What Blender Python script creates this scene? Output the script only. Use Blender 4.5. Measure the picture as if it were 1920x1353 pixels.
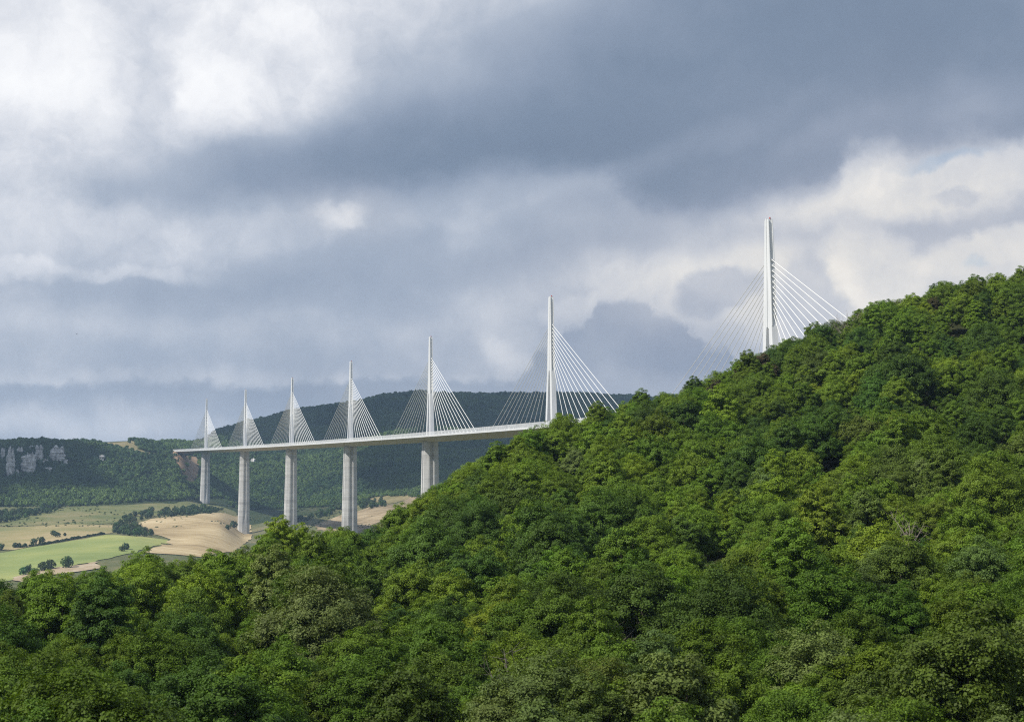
import bpy, bmesh, math, random
import numpy as np
from mathutils import Vector, Matrix, noise as mnoise
from mathutils.geometry import delaunay_2d_cdt

random.seed(7); RNG = np.random.default_rng(7)
S = bpy.context.scene; C = S.collection
for o in list(bpy.data.objects): bpy.data.objects.remove(o)
R = math.radians

# ------------------------------------------------------------------ camera
# geometry of the photograph: focal length and pitch solved from the seven pylons
F, PITCH, PW, PH = 2979.17, 0.0970, 1920.0, 1353.0
cam = bpy.data.objects.new('camera', bpy.data.cameras.new('camera')); C.objects.link(cam); S.camera = cam
cam.location = (0, 0, 0); cam.rotation_euler = (math.pi/2 + PITCH, 0, 0)
cam.data.sensor_width = 36; cam.data.lens = 36*F/PW
cam.data.clip_start = 0.5; cam.data.clip_end = 40000
cam.data.dof.use_dof = True; cam.data.dof.focus_distance = 900; cam.data.dof.aperture_fstop = 1.3

# ------------------------------------------------------------------ sun, exposure, sampling
SUN_AZ, SUN_EL = R(-122), R(47)            # to the left of the view, high
sun = bpy.data.objects.new('sun', bpy.data.lights.new('sun', 'SUN')); C.objects.link(sun)
sun.data.energy = 5.0; sun.data.angle = R(0.53); sun.data.color = (1.0, 0.95, 0.87)
sd = Vector((math.sin(SUN_AZ)*math.cos(SUN_EL), math.cos(SUN_AZ)*math.cos(SUN_EL), math.sin(SUN_EL)))
sun.rotation_euler = sd.to_track_quat('Z', 'Y').to_euler(); sun.location = (-300, 100, 900)
S.view_settings.view_transform = 'Standard'; S.view_settings.look = 'None'
S.view_settings.gamma = 1; S.view_settings.use_curve_mapping = False; S.view_settings.exposure = 0.2
S.cycles.max_bounces = 6; S.cycles.diffuse_bounces = 3; S.cycles.glossy_bounces = 1
S.cycles.transmission_bounces = 4; S.cycles.transparent_max_bounces = 6; S.cycles.volume_bounces = 0
S.cycles.caustics_reflective = False; S.cycles.caustics_refractive = False
S.cycles.use_adaptive_sampling = False; S.cycles.filter_width = 1.15
S.cycles.use_denoising = False; S.cycles.sample_clamp_indirect = 4

# ------------------------------------------------------------------ pixel <-> world
cP, sP = math.cos(PITCH), math.sin(PITCH)
def pdir(px, py):
    """photo pixel -> (azimuth, slope = dz per metre of ground distance)"""
    x = (np.asarray(px, float)-PW/2)/F; v = (PH/2-np.asarray(py, float))/F
    Y = cP - v*sP; Z = sP + v*cP
    return np.arctan2(x, Y), Z/np.hypot(x, Y)
def proj(X, Y, Z):
    d = Y*cP + Z*sP
    return PW/2 + F*X/d, PH/2 - F*(-Y*sP + Z*cP)/d
def deg(px, py):
    a, s = pdir(px, py)
    return math.degrees(float(a)), math.degrees(math.atan(float(s)))

# ------------------------------------------------------------------ node helpers
class NT:
    def __init__(s, tree): s.t = tree; s.n = tree.nodes; s.l = tree.links
    def new(s, typ, **kw):
        nd = s.n.new(typ)
        for k, v in kw.items(): setattr(nd, k, v)
        return nd
    def put(s, sock, v):
        if isinstance(v, bpy.types.NodeSocket): s.l.new(v, sock)
        else: sock.default_value = v
    def math(s, op, a, b=None, c=None, clamp=False):
        nd = s.new('ShaderNodeMath', operation=op, use_clamp=clamp)
        s.put(nd.inputs[0], a)
        if b is not None: s.put(nd.inputs[1], b)
        if c is not None: s.put(nd.inputs[2], c)
        return nd.outputs[0]
    def noise(s, vec, scale, detail=4, rough=.55, dist=0, typ='FBM', dims='3D', color=False):
        nd = s.new('ShaderNodeTexNoise', noise_dimensions=dims, noise_type=typ)
        if vec is not None: s.l.new(vec, nd.inputs['Vector'])
        nd.inputs['Scale'].default_value = scale; nd.inputs['Detail'].default_value = detail
        nd.inputs['Roughness'].default_value = rough; nd.inputs['Distortion'].default_value = dist
        return nd.outputs['Color' if color else 'Fac']
    def ramp(s, fac, stops, interp='LINEAR'):
        nd = s.new('ShaderNodeValToRGB'); e = nd.color_ramp.elements; nd.color_ramp.interpolation = interp
        while len(e) < len(stops): e.new(0.5)
        for el, (p, c) in zip(e, stops):
            el.position = p; el.color = (*c, 1) if len(c) == 3 else c
        s.put(nd.inputs[0], fac); return nd.outputs[0]
    def mix(s, fac, a, b, mode='MIX'):
        nd = s.new('ShaderNodeMix', data_type='RGBA', blend_type=mode)
        s.put(nd.inputs[0], fac)
        for k, v in ((6, a), (7, b)):
            if isinstance(v, tuple) and len(v) == 3: v = (*v, 1)
            s.put(nd.inputs[k], v)
        return nd.outputs[2]
    def maprange(s, v, a, b, c=0., d=1., mode='SMOOTHSTEP'):
        nd = s.new('ShaderNodeMapRange', interpolation_type=mode)
        s.put(nd.inputs[0], v)
        for k, q in zip((1, 2, 3, 4), (a, b, c, d)): nd.inputs[k].default_value = q
        return nd.outputs[0]
def srgb(r, g, b):
    f = lambda c: c/12.92 if c <= .04045 else ((c+.055)/1.055)**2.4
    return tuple(f(v/255.) for v in (r, g, b))

# ------------------------------------------------------------------ sky: Nishita behind a deck of procedural cloud
def build_world():
    w = bpy.data.worlds.new('World'); S.world = w; w.use_nodes = True
    t = NT(w.node_tree); t.n.clear()
    STR = 0.1
    out = t.new('ShaderNodeOutputWorld'); bg = t.new('ShaderNodeBackground'); bg.inputs[1].default_value = STR
    t.l.new(bg.outputs[0], out.inputs[0])
    sky = t.new('ShaderNodeTexSky', sky_type='NISHITA', sun_disc=False)
    sky.sun_elevation = SUN_EL; sky.sun_rotation = SUN_AZ
    tc = t.new('ShaderNodeTexCoord'); d = tc.outputs['Generated']
    sp = t.new('ShaderNodeSeparateXYZ'); t.l.new(d, sp.inputs[0])
    az = t.math('MULTIPLY', t.math('ARCTAN2', sp.outputs[0], sp.outputs[1]), 180/math.pi)
    el = t.math('MULTIPLY', t.math('ARCSINE', sp.outputs[2]), 180/math.pi)
    cb = t.new('ShaderNodeCombineXYZ'); t.put(cb.inputs[0], az); t.put(cb.inputs[1], el)
    # domain warp (degrees): slow rolls + cauliflower detail
    def warp(vec, scale, amp, detail, rough):
        nz = t.noise(d, scale, detail, rough, color=True)
        sub = t.new('ShaderNodeVectorMath', operation='SUBTRACT'); t.l.new(nz, sub.inputs[0]); sub.inputs[1].default_value = (.5, .5, .5)
        ml = t.new('ShaderNodeVectorMath', operation='MULTIPLY_ADD'); t.l.new(sub.outputs[0], ml.inputs[0])
        ml.inputs[1].default_value = (amp, amp*.8, 0); t.l.new(vec, ml.inputs[2]); return ml.outputs[0]
    soft = warp(cb.outputs[0], 14, 3.2, 4, .5)
    crisp = warp(warp(cb.outputs[0], 22, 1.5, 3, .5), 62, 1.15, 7, .60)
    K = math.degrees(1/F)                                  # degrees per photo pixel
    sc_ = t.new('ShaderNodeSeparateXYZ'); t.l.new(crisp, sc_.inputs[0]); ss_ = t.new('ShaderNodeSeparateXYZ'); t.l.new(soft, ss_.inputs[0])
    def blob(cx, cy, rx, ry, rot, amp, sharp, acc):
        a, e = deg(cx, cy)
        mp = t.new('ShaderNodeMapping', vector_type='TEXTURE')
        t.l.new(crisp if sharp else soft, mp.inputs[0])
        mp.inputs['Location'].default_value = (a, e, 0); mp.inputs['Rotation'].default_value = (0, 0, R(rot))
        mp.inputs['Scale'].default_value = (rx*K*1.5, ry*K*1.5, 1)
        g = t.new('ShaderNodeTexGradient', gradient_type='SPHERICAL'); t.l.new(mp.outputs[0], g.inputs[0])
        f = t.maprange(g.outputs['Fac'], 0, sharp if sharp else 1.0)
        return t.math('MULTIPLY_ADD', f, amp, acc)
    def edge(pts, up, dn, hard):
        """0 below a cloud's edge line, 1 above it; up / dn = softness in photo pixels"""
        A = [deg(*p) for p in pts]; a0, a1 = -30., 30.
        fc = t.new('ShaderNodeFloatCurve'); cu = fc.mapping.curves[0]
        P = [((a-a0)/(a1-a0), e/30.) for a, e in A]; P = [(0., P[0][1])]+P+[(1., P[-1][1])]
        while len(cu.points) < len(P): cu.points.new(.5, .5)
        for q, (x_, y_) in zip(cu.points, P): q.location = (x_, y_); q.handle_type = 'AUTO'
        fc.mapping.update()
        src = sc_ if hard else ss_
        x_ = t.maprange(src.outputs[0], a0, a1, 0, 1, 'LINEAR'); t.put(fc.inputs['Value'], x_)
        dlt = t.math('SUBTRACT', src.outputs[1], t.math('MULTIPLY', fc.outputs[0], 30.))
        return t.maprange(dlt, -dn*K, up*K)
    big = t.noise(d, 5.5, 5, .55)
    fine = t.noise(d, 34, 7, .62)
    V = t.math('MULTIPLY_ADD', t.math('SUBTRACT', big, .5), .34, .43)
    for b in CLOUDS: V = blob(*b, V)
    for pts, up, dn, hard, amp, fade in EDGES:
        f = edge(pts, up, dn, hard)
        if fade: f = t.math('MULTIPLY', f, edge(*fade[:4]) if not fade[4] else t.math('SUBTRACT', 1.0, edge(*fade[:4])))
        V = t.math('MULTIPLY_ADD', f, amp, V)
    # billows: crisp where the cloud is lit, faint in its shaded base
    V = t.math('MULTIPLY_ADD', t.math('SUBTRACT', V, .44), 1.22, .44)
    bil = t.noise(crisp, .36, 9, .64, .1, dims='2D')
    amp = t.maprange(V, .42, .90, .13, .80, 'LINEAR')
    V = t.math('ADD', V, t.math('MULTIPLY', t.math('SUBTRACT', bil, .5), amp))
    V = t.math('MULTIPLY_ADD', t.math('SUBTRACT', fine, .5), .16, V)
    W = 0.0
    Wm = None
    for b in WARM: Wm = blob(*b, Wm if Wm is not None else 0.0)
    V = t.math('MULTIPLY_ADD', V, 1/1.7, .3/1.7)
    P_ = lambda v: (v+.3)/1.7
    col = t.ramp(V, [(0.0, srgb(104, 119, 141)), (P_(.0), srgb(119, 134, 155)), (P_(.2), srgb(137, 150, 170)), (P_(.46), srgb(164, 174, 190)), (P_(.64), srgb(191, 197, 208)),
                     (P_(.82), srgb(214, 217, 224)), (P_(1.05), srgb(236, 237, 240)), (1.0, srgb(252, 252, 252))])
    warm = t.ramp(V, [(0.0, srgb(118, 129, 148)), (P_(.0), srgb(132, 142, 160)), (P_(.2), srgb(151, 158, 174)), (P_(.46), srgb(182, 185, 194)), (P_(.64), srgb(203, 203, 206)),
                      (P_(.82), srgb(219, 216, 212)), (P_(1.05), srgb(234, 228, 219)), (1.0, srgb(247, 243, 234))])
    col = t.mix(t.math('MINIMUM', Wm, 1.0), col, warm)
    hole = None
    for b in HOLES: hole = blob(*b, hole if hole is not None else 0.0)
    sc = t.mix(1.0, col, (SKYGAIN/STR,)*3, 'MULTIPLY')
    fin = t.mix(t.math('MINIMUM', hole, .8), sc, sky.outputs[0])
    t.l.new(fin, bg.inputs[0])
    w.cycles.sampling_method = 'MANUAL'; w.cycles.sample_map_resolution = 512
SKYGAIN = 0.97
# (centre x, centre y, radius x, radius y in photo pixels, rotation deg, amplitude, edge sharpness)
CLOUDS = [
    (40, 90, 620, 330, 0, .20, 0), (30, 290, 280, 200, 0, .20, 0), (330, 60, 420, 200, 0, .09, 0), (480, 120, 150, 120, -25, .20, .45), (400, 195, 95, 55, 40, .12, .4), (150, 240, 330, 120, 0, .12, 0),
    (285, 150, 40, 130, 8, -.03, .8), (760, -15, 440, 80, 0, .26, 0), (800, 100, 260, 80, 0, .14, 0), (40, 60, 150, 100, 0, .14, .5), (620, 180, 260, 70, 10, .08, 0),
    (1430, 110, 640, 330, 0, -.09, 0), (900, 290, 520, 80, 4, -.10, 0), (1300, 350, 240, 80, 8, -.09, 0), (1750, 40, 260, 120, 0, -.06, 0),
    (1240, 293, 300, 34, 20, .11, 0), (1830, 180, 150, 50, 15, .17, 0), (1600, 235, 160, 30, 10, .08, 0), (1150, 60, 260, 60, 10, .06, 0),
    (330, 450, 340, 65, 5, .13, 0), (645, 402, 50, 24, 0, .20, .9), (225, 514, 180, 13, -4, .12, .8), (15, 512, 80, 20, 0, .14, .8), (930, 365, 260, 40, 8, .08, 0),
    (900, 440, 60, 40, 0, .08, .8), (120, 795, 380, 44, 0, .24, 0), (350, 640, 560, 130, 0, -.06, 0), (900, 733, 130, 12, 0, .10, 0), (700, 560, 300, 120, 0, -.04, 0),
    (1790, 340, 300, 50, 4, .26, .6), (1640, 325, 60, 40, 30, .12, .5), (1720, 470, 460, 170, -8, .10, 0), (1650, 510, 90, 55, -40, .24, .35), (1400, 500, 280, 120, -20, .06, 0),
    (1870, 490, 110, 45, 0, .24, .35), (1560, 440, 330, 30, 0, -.06, 0), (1320, 660, 140, 60, 0, -.14, .8), (1050, 600, 120, 70, 0, -.05, 0),
    (1350, 550, 66, 36, 10, -.24, .4), (1520, 560, 55, 66, 0, -.15, .45), (1800, 367, 45, 14, 0, -.18, .6), (950, 668, 55, 24, -25, .12, .9),
    (1080, 575, 70, 22, 20, .10, .7), (1420, 610, 60, 50, -40, .12, .7), (1230, 515, 160, 50, 0, .08, 0),
]
E1 = [(-200, 400), (0, 396), (200, 402), (420, 408), (560, 392), (700, 377), (770, 370), (830, 348), (960, 338), (1060, 326), (1120, 334), (1180, 392), (1240, 428), (1310, 438),
      (1380, 412), (1500, 388), (1560, 364), (1605, 312), (1650, 293), (1750, 291), (1850, 279), (1930, 288), (2100, 300)]
E2 = [(900, 700), (985, 688), (1020, 652), (1050, 650), (1075, 608), (1108, 604), (1128, 570), (1158, 566), (1185, 554), (1215, 562), (1235, 590), (1265, 588), (1292, 606), (1312, 640), (1348, 652), (1370, 694), (1440, 735), (1700, 780)]
E3 = [(-200, 520), (0, 528), (130, 530), (290, 532), (340, 545), (600, 470), (800, 440), (1000, 430), (1200, 440)]
# edge line, softness up, softness down, crisp?, change above the line, (a second edge that limits it)
EDGES = [(E1, 60, 9, True, -.22, ([(-200, 230), (400, 230), (700, 120), (1000, 20), (1400, -160), (2100, -160)], 120, 160, False, True)),
         (E2, 8, 13, True, .20, ([(900, 560), (1150, 500), (1400, 480), (1700, 600)], 60, 40, False, True)),
         (E3, 40, 12, True, .08, ([(-200, 440), (300, 420), (800, 380), (1200, 380)], 40, 60, False, True)),
         ([(800, 705), (1000, 700), (1200, 694), (1500, 690)], 14, 20, False, -.08, ([(900, 640), (1200, 610), (1400, 640)], 50, 40, False, True)),
         ([(-200, 772), (100, 776), (300, 790), (380, 800)], 20, 30, False, -.005, None)]
WARM = [(1760, 450, 640, 300, 0, .95, 0), (1200, 600, 380, 180, 0, .45, 0), (640, 395, 120, 60, 0, .35, 0)]
HOLES = [(1770, 299, 80, 11, 6, .45, .9), (1818, 484, 14, 10, 0, .3, .9)]
build_world()

# ------------------------------------------------------------------ tagging
def tag(o, label=None, cat=None, group=None, kind=None):
    for k, v in (('label', label), ('category', cat), ('group', group), ('kind', kind)):
        if v: o[k] = v
    return o
def link(name, me, mat=None, parent=None):
    o = bpy.data.objects.new(name, me); C.objects.link(o)
    if mat is not None and len(me.materials) == 0: me.materials.append(mat)
    if parent is not None: o.parent = parent
    return o
def empty(name, loc=(0, 0, 0), rz=0):
    o = bpy.data.objects.new(name, None); C.objects.link(o); o.location = loc; o.rotation_euler = (0, 0, rz); o.empty_display_size = 1
    return o
def mesh(name, v, f):
    me = bpy.data.meshes.new(name)
    v = np.asarray(v, np.float32); me.vertices.add(len(v)); me.vertices.foreach_set('co', v.ravel())
    if isinstance(f, np.ndarray):
        n, k = f.shape; me.loops.add(n*k); me.polygons.add(n)
        me.loops.foreach_set('vertex_index', f.ravel().astype(np.int32))
        me.polygons.foreach_set('loop_start', np.arange(0, n*k, k, dtype=np.int32))
        me.update(calc_edges=True)
    else:
        me.clear_geometry(); me.from_pydata([tuple(map(float, p)) for p in v], [], f)
    return me
def smooth(me): me.polygons.foreach_set('use_smooth', [True]*len(me.polygons)); return me

# ------------------------------------------------------------------ materials
def newmat(name):
    m = bpy.data.materials.new(name); m.use_nodes = True; t = NT(m.node_tree); t.n.clear()
    out = t.new('ShaderNodeOutputMaterial'); return m, t, out
def principled(t, out, col, rough=.8, spec=.2, bump=None, bs=.3, bd=.1):
    p = t.new('ShaderNodeBsdfPrincipled'); t.put(p.inputs['Base Color'], (*col, 1) if isinstance(col, tuple) and len(col) == 3 else col)
    t.put(p.inputs['Roughness'], rough); p.inputs['Specular IOR Level'].default_value = spec
    if bump is not None:
        b = t.new('ShaderNodeBump'); b.inputs['Strength'].default_value = bs; b.inputs['Distance'].default_value = bd
        t.l.new(bump, b.inputs['Height']); t.l.new(b.outputs[0], p.inputs['Normal'])
    t.l.new(p.outputs[0], out.inputs[0]); return p
def coords(t, kind='Object'): return t.new('ShaderNodeTexCoord').outputs[kind]
def geo_pos(t): return t.new('ShaderNodeNewGeometry').outputs['Position']

def leaf_material(name, trans=.3):
    m, t, out = newmat(name)
    at = t.new('ShaderNodeAttribute', attribute_type='INSTANCER', attribute_name='tint')
    lv = t.new('ShaderNodeAttribute', attribute_type='GEOMETRY', attribute_name='leaf_shade')
    k = t.math('MULTIPLY_ADD', lv.outputs['Fac'], .9, .55)
    col = t.mix(1.0, at.outputs['Color'], (1, 1, 1), 'MULTIPLY')
    sc = t.new('ShaderNodeVectorMath', operation='SCALE'); t.l.new(col, sc.inputs[0]); t.l.new(k, sc.inputs['Scale'])
    yel = t.mix(t.maprange(lv.outputs['Fac'], .8, 1.0, 0, .14), sc.outputs[0], (.11, .12, .02))
    p = t.new('ShaderNodeBsdfPrincipled'); t.l.new(yel, p.inputs['Base Color'])
    p.inputs['Roughness'].default_value = .55; p.inputs['Specular IOR Level'].default_value = .18
    tr = t.new('ShaderNodeBsdfTranslucent'); t.l.new(t.mix(1.0, yel, (1.25, 1.3, .5), 'MULTIPLY'), tr.inputs[0])
    mx = t.new('ShaderNodeMixShader'); mx.inputs[0].default_value = trans
    t.l.new(p.outputs[0], mx.inputs[1]); t.l.new(tr.outputs[0], mx.inputs[2]); t.l.new(mx.outputs[0], out.inputs[0])
    return m
M_LEAF = leaf_material('leaves', .24)
M_FAR = leaf_material('far_leaves', .15)
def bark_mat():
    m, t, out = newmat('bark'); c = coords(t)
    n = t.noise(c, 3, 5, .6)
    principled(t, out, t.ramp(n, [(.3, (.05, .04, .03)), (.7, (.16, .13, .10))]), .95, .1, n, .6, .05); return m
M_BARK = bark_mat()
def dead_mat():
    m, t, out = newmat('dead_wood'); n = t.noise(coords(t), 4, 4)
    principled(t, out, t.ramp(n, [(.3, (.13, .11, .09)), (.7, (.30, .26, .22))]), .95, .1); return m
M_DEAD = dead_mat()
def soil_mat(name, a, b, c, scale=.05, rough=.95):
    m, t, out = newmat(name); p = geo_pos(t)
    n1 = t.noise(p, scale, 6, .6); n2 = t.noise(p, scale*14, 5, .65)
    f = t.math('ADD', t.math('MULTIPLY', n1, .65), t.math('MULTIPLY', n2, .35))
    principled(t, out, t.ramp(f, [(.36, a), (.5, b), (.64, c)]), rough, .1, n2, .5, .3); return m
M_FLOOR = soil_mat('forest_floor', (.020, .022, .010), (.035, .040, .015), (.07, .055, .03), .2)
M_SCRUB = soil_mat('scrub_ground', (.055, .075, .028), (.11, .115, .05), (.20, .17, .09), .012)
M_FARSOIL = soil_mat('far_forest_floor', (.018, .032, .012), (.03, .045, .016), (.07, .07, .035), .012)
M_EARTH = soil_mat('red_earth', (.17, .11, .065), (.30, .20, .12), (.42, .31, .21), .05)
M_TRACK = soil_mat('pale_track', (.24, .18, .11), (.34, .27, .18), (.42, .36, .27), .05)
M_DRYGRASS = soil_mat('dry_grass', (.13, .12, .05), (.20, .17, .085), (.30, .24, .13), .014)
def field_mat(name, stops, dirdeg, row=.35, rowamp=.12, big=.008):
    m, t, out = newmat(name); p = geo_pos(t)
    mp = t.new('ShaderNodeMapping'); t.l.new(p, mp.inputs[0]); mp.inputs['Rotation'].default_value = (0, 0, R(dirdeg))
    st = t.new('ShaderNodeMapping'); t.l.new(mp.outputs[0], st.inputs[0]); st.inputs['Scale'].default_value = (.06, 1, 1)
    rows = t.noise(st.outputs[0], row, 3, .6)
    n = t.noise(p, big, 6, .6); sp = t.noise(p, .5, 3, .6)
    f = t.math('ADD', t.math('MULTIPLY_ADD', t.math('SUBTRACT', rows, .5), rowamp*3, n), t.math('MULTIPLY', t.math('SUBTRACT', sp, .5), .25))
    principled(t, out, t.ramp(f, stops), .95, .1); return m
M_WHEAT = field_mat('stubble', [(.25, (.23, .17, .09)), (.5, (.38, .295, .165)), (.75, (.50, .41, .255))], 35, .16, .26)
M_GREEN = field_mat('green_crop', [(.25, (.13, .18, .06)), (.5, (.21, .25, .085)), (.75, (.34, .34, .12))], 10, .15, .07, .006)
M_TAN = field_mat('tan_meadow', [(.25, (.13, .16, .065)), (.48, (.25, .22, .10)), (.72, (.40, .31, .18))], -5, .10, .10, .007)
M_OLIVE = field_mat('olive_meadow', [(.25, (.07, .10, .035)), (.5, (.14, .15, .06)), (.75, (.25, .21, .11))], 5, .08, .06, .012)
M_TERR = field_mat('terraced_field', [(.28, (.12, .10, .06)), (.5, (.27, .21, .13)), (.72, (.38, .31, .20))], 62, .14, .22, .01)
def rock_mat():
    m, t, out = newmat('limestone'); p = coords(t)
    st = t.new('ShaderNodeMapping'); t.l.new(p, st.inputs[0]); st.inputs['Scale'].default_value = (.25, .25, .07)
    n = t.noise(st.outputs[0], 1, 7, .65); n2 = t.noise(p, .12, 5)
    col = t.ramp(t.math('ADD', t.math('MULTIPLY', n, .6), t.math('MULTIPLY', n2, .4)), [(.36, (.20, .19, .16)), (.46, (.42, .41, .40)), (.6, (.64, .63, .60))])
    principled(t, out, col, .95, .1, n, .8, 1.0); return m
M_ROCK = rock_mat()
def concrete_mat():
    m, t, out = newmat('concrete'); p = geo_pos(t)
    sx = t.new('ShaderNodeSeparateXYZ'); t.l.new(p, sx.inputs[0])
    lift = t.new('ShaderNodeTexWhiteNoise', noise_dimensions='1D'); t.put(lift.inputs['W'], t.math('FLOOR', t.math('DIVIDE', sx.outputs[2], 4.0)))
    st = t.new('ShaderNodeMapping'); t.l.new(p, st.inputs[0]); st.inputs['Scale'].default_value = (.5, .5, .04)
    streak = t.noise(st.outputs[0], 1, 5, .6); blot = t.noise(p, .09, 5, .6)
    f = t.math('ADD', t.math('MULTIPLY', lift.outputs['Value'], .22), t.math('ADD', t.math('MULTIPLY', streak, .42), t.math('MULTIPLY', blot, .36)))
    principled(t, out, t.ramp(f, [(.28, (.33, .325, .32)), (.48, (.47, .468, .46)), (.7, (.57, .565, .555))]), .9, .2, blot, .2, .05); return m
M_CONC = concrete_mat()
def paint_mat(name, a, b, rough=.45):
    m, t, out = newmat(name); p = geo_pos(t)
    st = t.new('ShaderNodeMapping'); t.l.new(p, st.inputs[0]); st.inputs['Scale'].default_value = (.6, .6, .05)
    n = t.noise(st.outputs[0], 1, 5, .6)
    principled(t, out, t.ramp(n, [(.3, a), (.65, b)]), rough, .4); return m
M_WHITE = paint_mat('white_steel', (.56, .58, .60), (.70, .71, .72))
M_STAY = paint_mat('white_sheath', (.72, .72, .70), (.80, .80, .78), .5)
M_SOFFIT = paint_mat('deck_soffit', (.40, .37, .31), (.50, .46, .39), .7)  # warm tan holds light reflected up from the ground in its colour
M_ASPH = soil_mat('asphalt', (.04, .04, .042), (.055, .055, .057), (.07, .07, .07), .2)
def screen_mat():
    m, t, out = newmat('wind_screen_panel'); 
    p = t.new('ShaderNodeBsdfPrincipled'); p.inputs['Base Color'].default_value = (.78, .80, .81, 1); p.inputs['Roughness'].default_value = .4
    tr = t.new('ShaderNodeBsdfTransparent'); mx = t.new('ShaderNodeMixShader'); mx.inputs[0].default_value = .78
    t.l.new(tr.outputs[0], mx.inputs[1]); t.l.new(p.outputs[0], mx.inputs[2]); t.l.new(mx.outputs[0], out.inputs[0]); return m
M_SCREEN = screen_mat()
def plain(name, col, rough=.6):
    m, t, out = newmat(name); n = t.noise(coords(t), 6, 3)
    principled(t, out, t.mix(t.math('MULTIPLY', n, .3), col, tuple(c*.7 for c in col)), rough); return m
M_RED = plain('red_lamp_glass', (.45, .05, .03)); M_BIRD = plain('dark_feathers', (.02, .02, .022), .8)

# ------------------------------------------------------------------ terrain as a height field z(azimuth, distance)
SIL = np.array([(-900, 1150, 190), (-200, 1118, 200), (0, 1108, 212), (140, 1064, 218), (330, 1056, 226), (420, 1035, 231), (500, 1006, 236), (580, 1014, 241),
    (640, 990, 246), (700, 1005, 254), (735, 986, 260), (785, 930, 270), (880, 876, 282), (960, 838, 294), (1040, 799, 312), (1150, 767, 332), (1230, 741, 346), (1330, 705, 364),
    (1430, 663, 381), (1530, 626, 394), (1600, 599, 402), (1700, 561, 412), (1800, 533, 422), (1900, 518, 432), (2200, 482, 455), (2900, 450, 470)], float)
COLS = {
 -300: [(900, 1150), (1500, 1092), (1900, 1035), (2300, 985), (2500, 950), (2650, 900), (2800, 848), (2880, 831), (3100, 832), (4300, 880), (7500, 915)],
 0: [(900, 1200), (1500, 1090), (1600, 1080), (1900, 1030), (2250, 985), (2450, 962), (2520, 947), (2650, 897), (2780, 848), (2860, 829), (3000, 834), (4300, 880), (7500, 915)],
 125: [(900, 1210), (1450, 1095), (1600, 1060), (1850, 1025), (2000, 1008), (2250, 980), (2420, 960), (2500, 948), (2650, 895), (2780, 848), (2870, 831), (3000, 836), (4300, 880), (7500, 915)],
 250: [(900, 1220), (1450, 1080), (1700, 1040), (1850, 1015), (2050, 1000), (2250, 985), (2350, 967), (2500, 946), (2650, 903), (2780, 862), (2880, 842), (3000, 833), (3150, 830), (3400, 834), (4300, 870), (7500, 915)],
 330: [(900, 1240), (1450, 1085), (1700, 1040), (1900, 1022), (2150, 990), (2350, 968), (2550, 945), (2650, 925), (2780, 885), (2870, 855), (3000, 851), (3100, 842), (3300, 833), (3600, 836), (4300, 860), (7500, 915)],
 375: [(900, 1250), (1450, 1090), (1800, 1032), (2150, 990), (2350, 968), (2560, 950), (2720, 941), (2800, 925), (2950, 890), (3100, 862), (3300, 842), (3500, 828), (3700, 830), (4300, 850), (7500, 910)],
 410: [(900, 1260), (1450, 1095), (1900, 1025), (2200, 985), (2400, 968), (2600, 952), (2720, 943), (2800, 935), (3000, 895), (3200, 855), (3400, 822), (3560, 809), (3700, 812), (4300, 835), (7500, 905)],
 460: [(900, 1280), (1450, 1100), (1900, 1040), (2200, 1015), (2370, 1002), (2500, 985), (2650, 962), (2800, 942), (3000, 895), (3250, 840), (3500, 802), (3700, 793), (3900, 796), (4500, 820), (7500, 900)],
 545: [(900, 1320), (1500, 1110), (1800, 1065), (2037, 1040), (2250, 1000), (2450, 975), (2650, 958), (2800, 940), (3000, 893), (3300, 835), (3600, 787), (3800, 775), (4000, 777), (4500, 800), (7500, 900)],
 655: [(900, 1340), (1500, 1110), (1700, 1075), (2000, 1010), (2250, 975), (2450, 955), (2650, 935), (2800, 912), (3000, 877), (3300, 827), (3600, 779), (3850, 760), (4050, 762), (4500, 790), (7500, 895)],
 740: [(900, 1350), (1367, 1230), (1700, 1040), (2000, 985), (2250, 955), (2450, 937), (2650, 917), (2900, 877), (3300, 812), (3600, 766), (3880, 745), (4100, 747), (4600, 775), (7500, 890)],
 806: [(900, 1400), (1366, 1240), (1700, 1040), (2000, 980), (2300, 940), (2500, 920), (2700, 900), (3000, 856), (3300, 806), (3600, 763), (3880, 742), (4100, 744), (4600, 775), (7500, 890)],
 1033: [(900, 1500), (1038, 1480), (1400, 1150), (1800, 1010), (2200, 940), (2600, 890), (3000, 840), (3400, 786), (3700, 750), (3870, 742), (4100, 743), (4600, 775), (7500, 890)],
 1200: [(900, 1300), (1300, 1150), (1800, 1000), (2200, 940), (2600, 890), (3000, 840), (3400, 790), (3750, 752), (3900, 744), (4100, 745), (4600, 778), (7500, 890)],
 1500: [(900, 1150), (1500, 1050), (2200, 930), (3000, 840), (3800, 755), (4100, 756), (4600, 780), (7500, 890)],
 2300: [(900, 1150), (1500, 1050), (2200, 930), (3000, 850), (3800, 780), (4100, 780), (4600, 790), (7500, 890)]}
TREE = 8.2                                                    # mean height of the wood
R0 = 72.0
_sa, _ss = pdir(SIL[:, 0], SIL[:, 1]); _sr = SIL[:, 2]
_ca = np.array([float(pdir(k, 960)[0]) for k in COLS])
RN = np.concatenate([np.linspace(600, 2300, 60), np.linspace(2320, 4200, 120), np.linspace(4300, 9500, 30)])
_cz = []
for k, prof in COLS.items():
    rr = np.array([p[0] for p in prof], float); _, sl = pdir(k, np.array([p[1] for p in prof], float))
    z = np.interp(RN, rr, sl*rr); z[RN > rr[-1]] = z[RN <= rr[-1]][-1]
    zz = z.copy()
    for _ in range(2): zz[1:-1] = .25*zz[:-2]+.5*zz[1:-1]+.25*zz[2:]
    _cz.append(zz)
_cz = np.array(_cz)
E0 = math.tan(R(-7.9))
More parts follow.
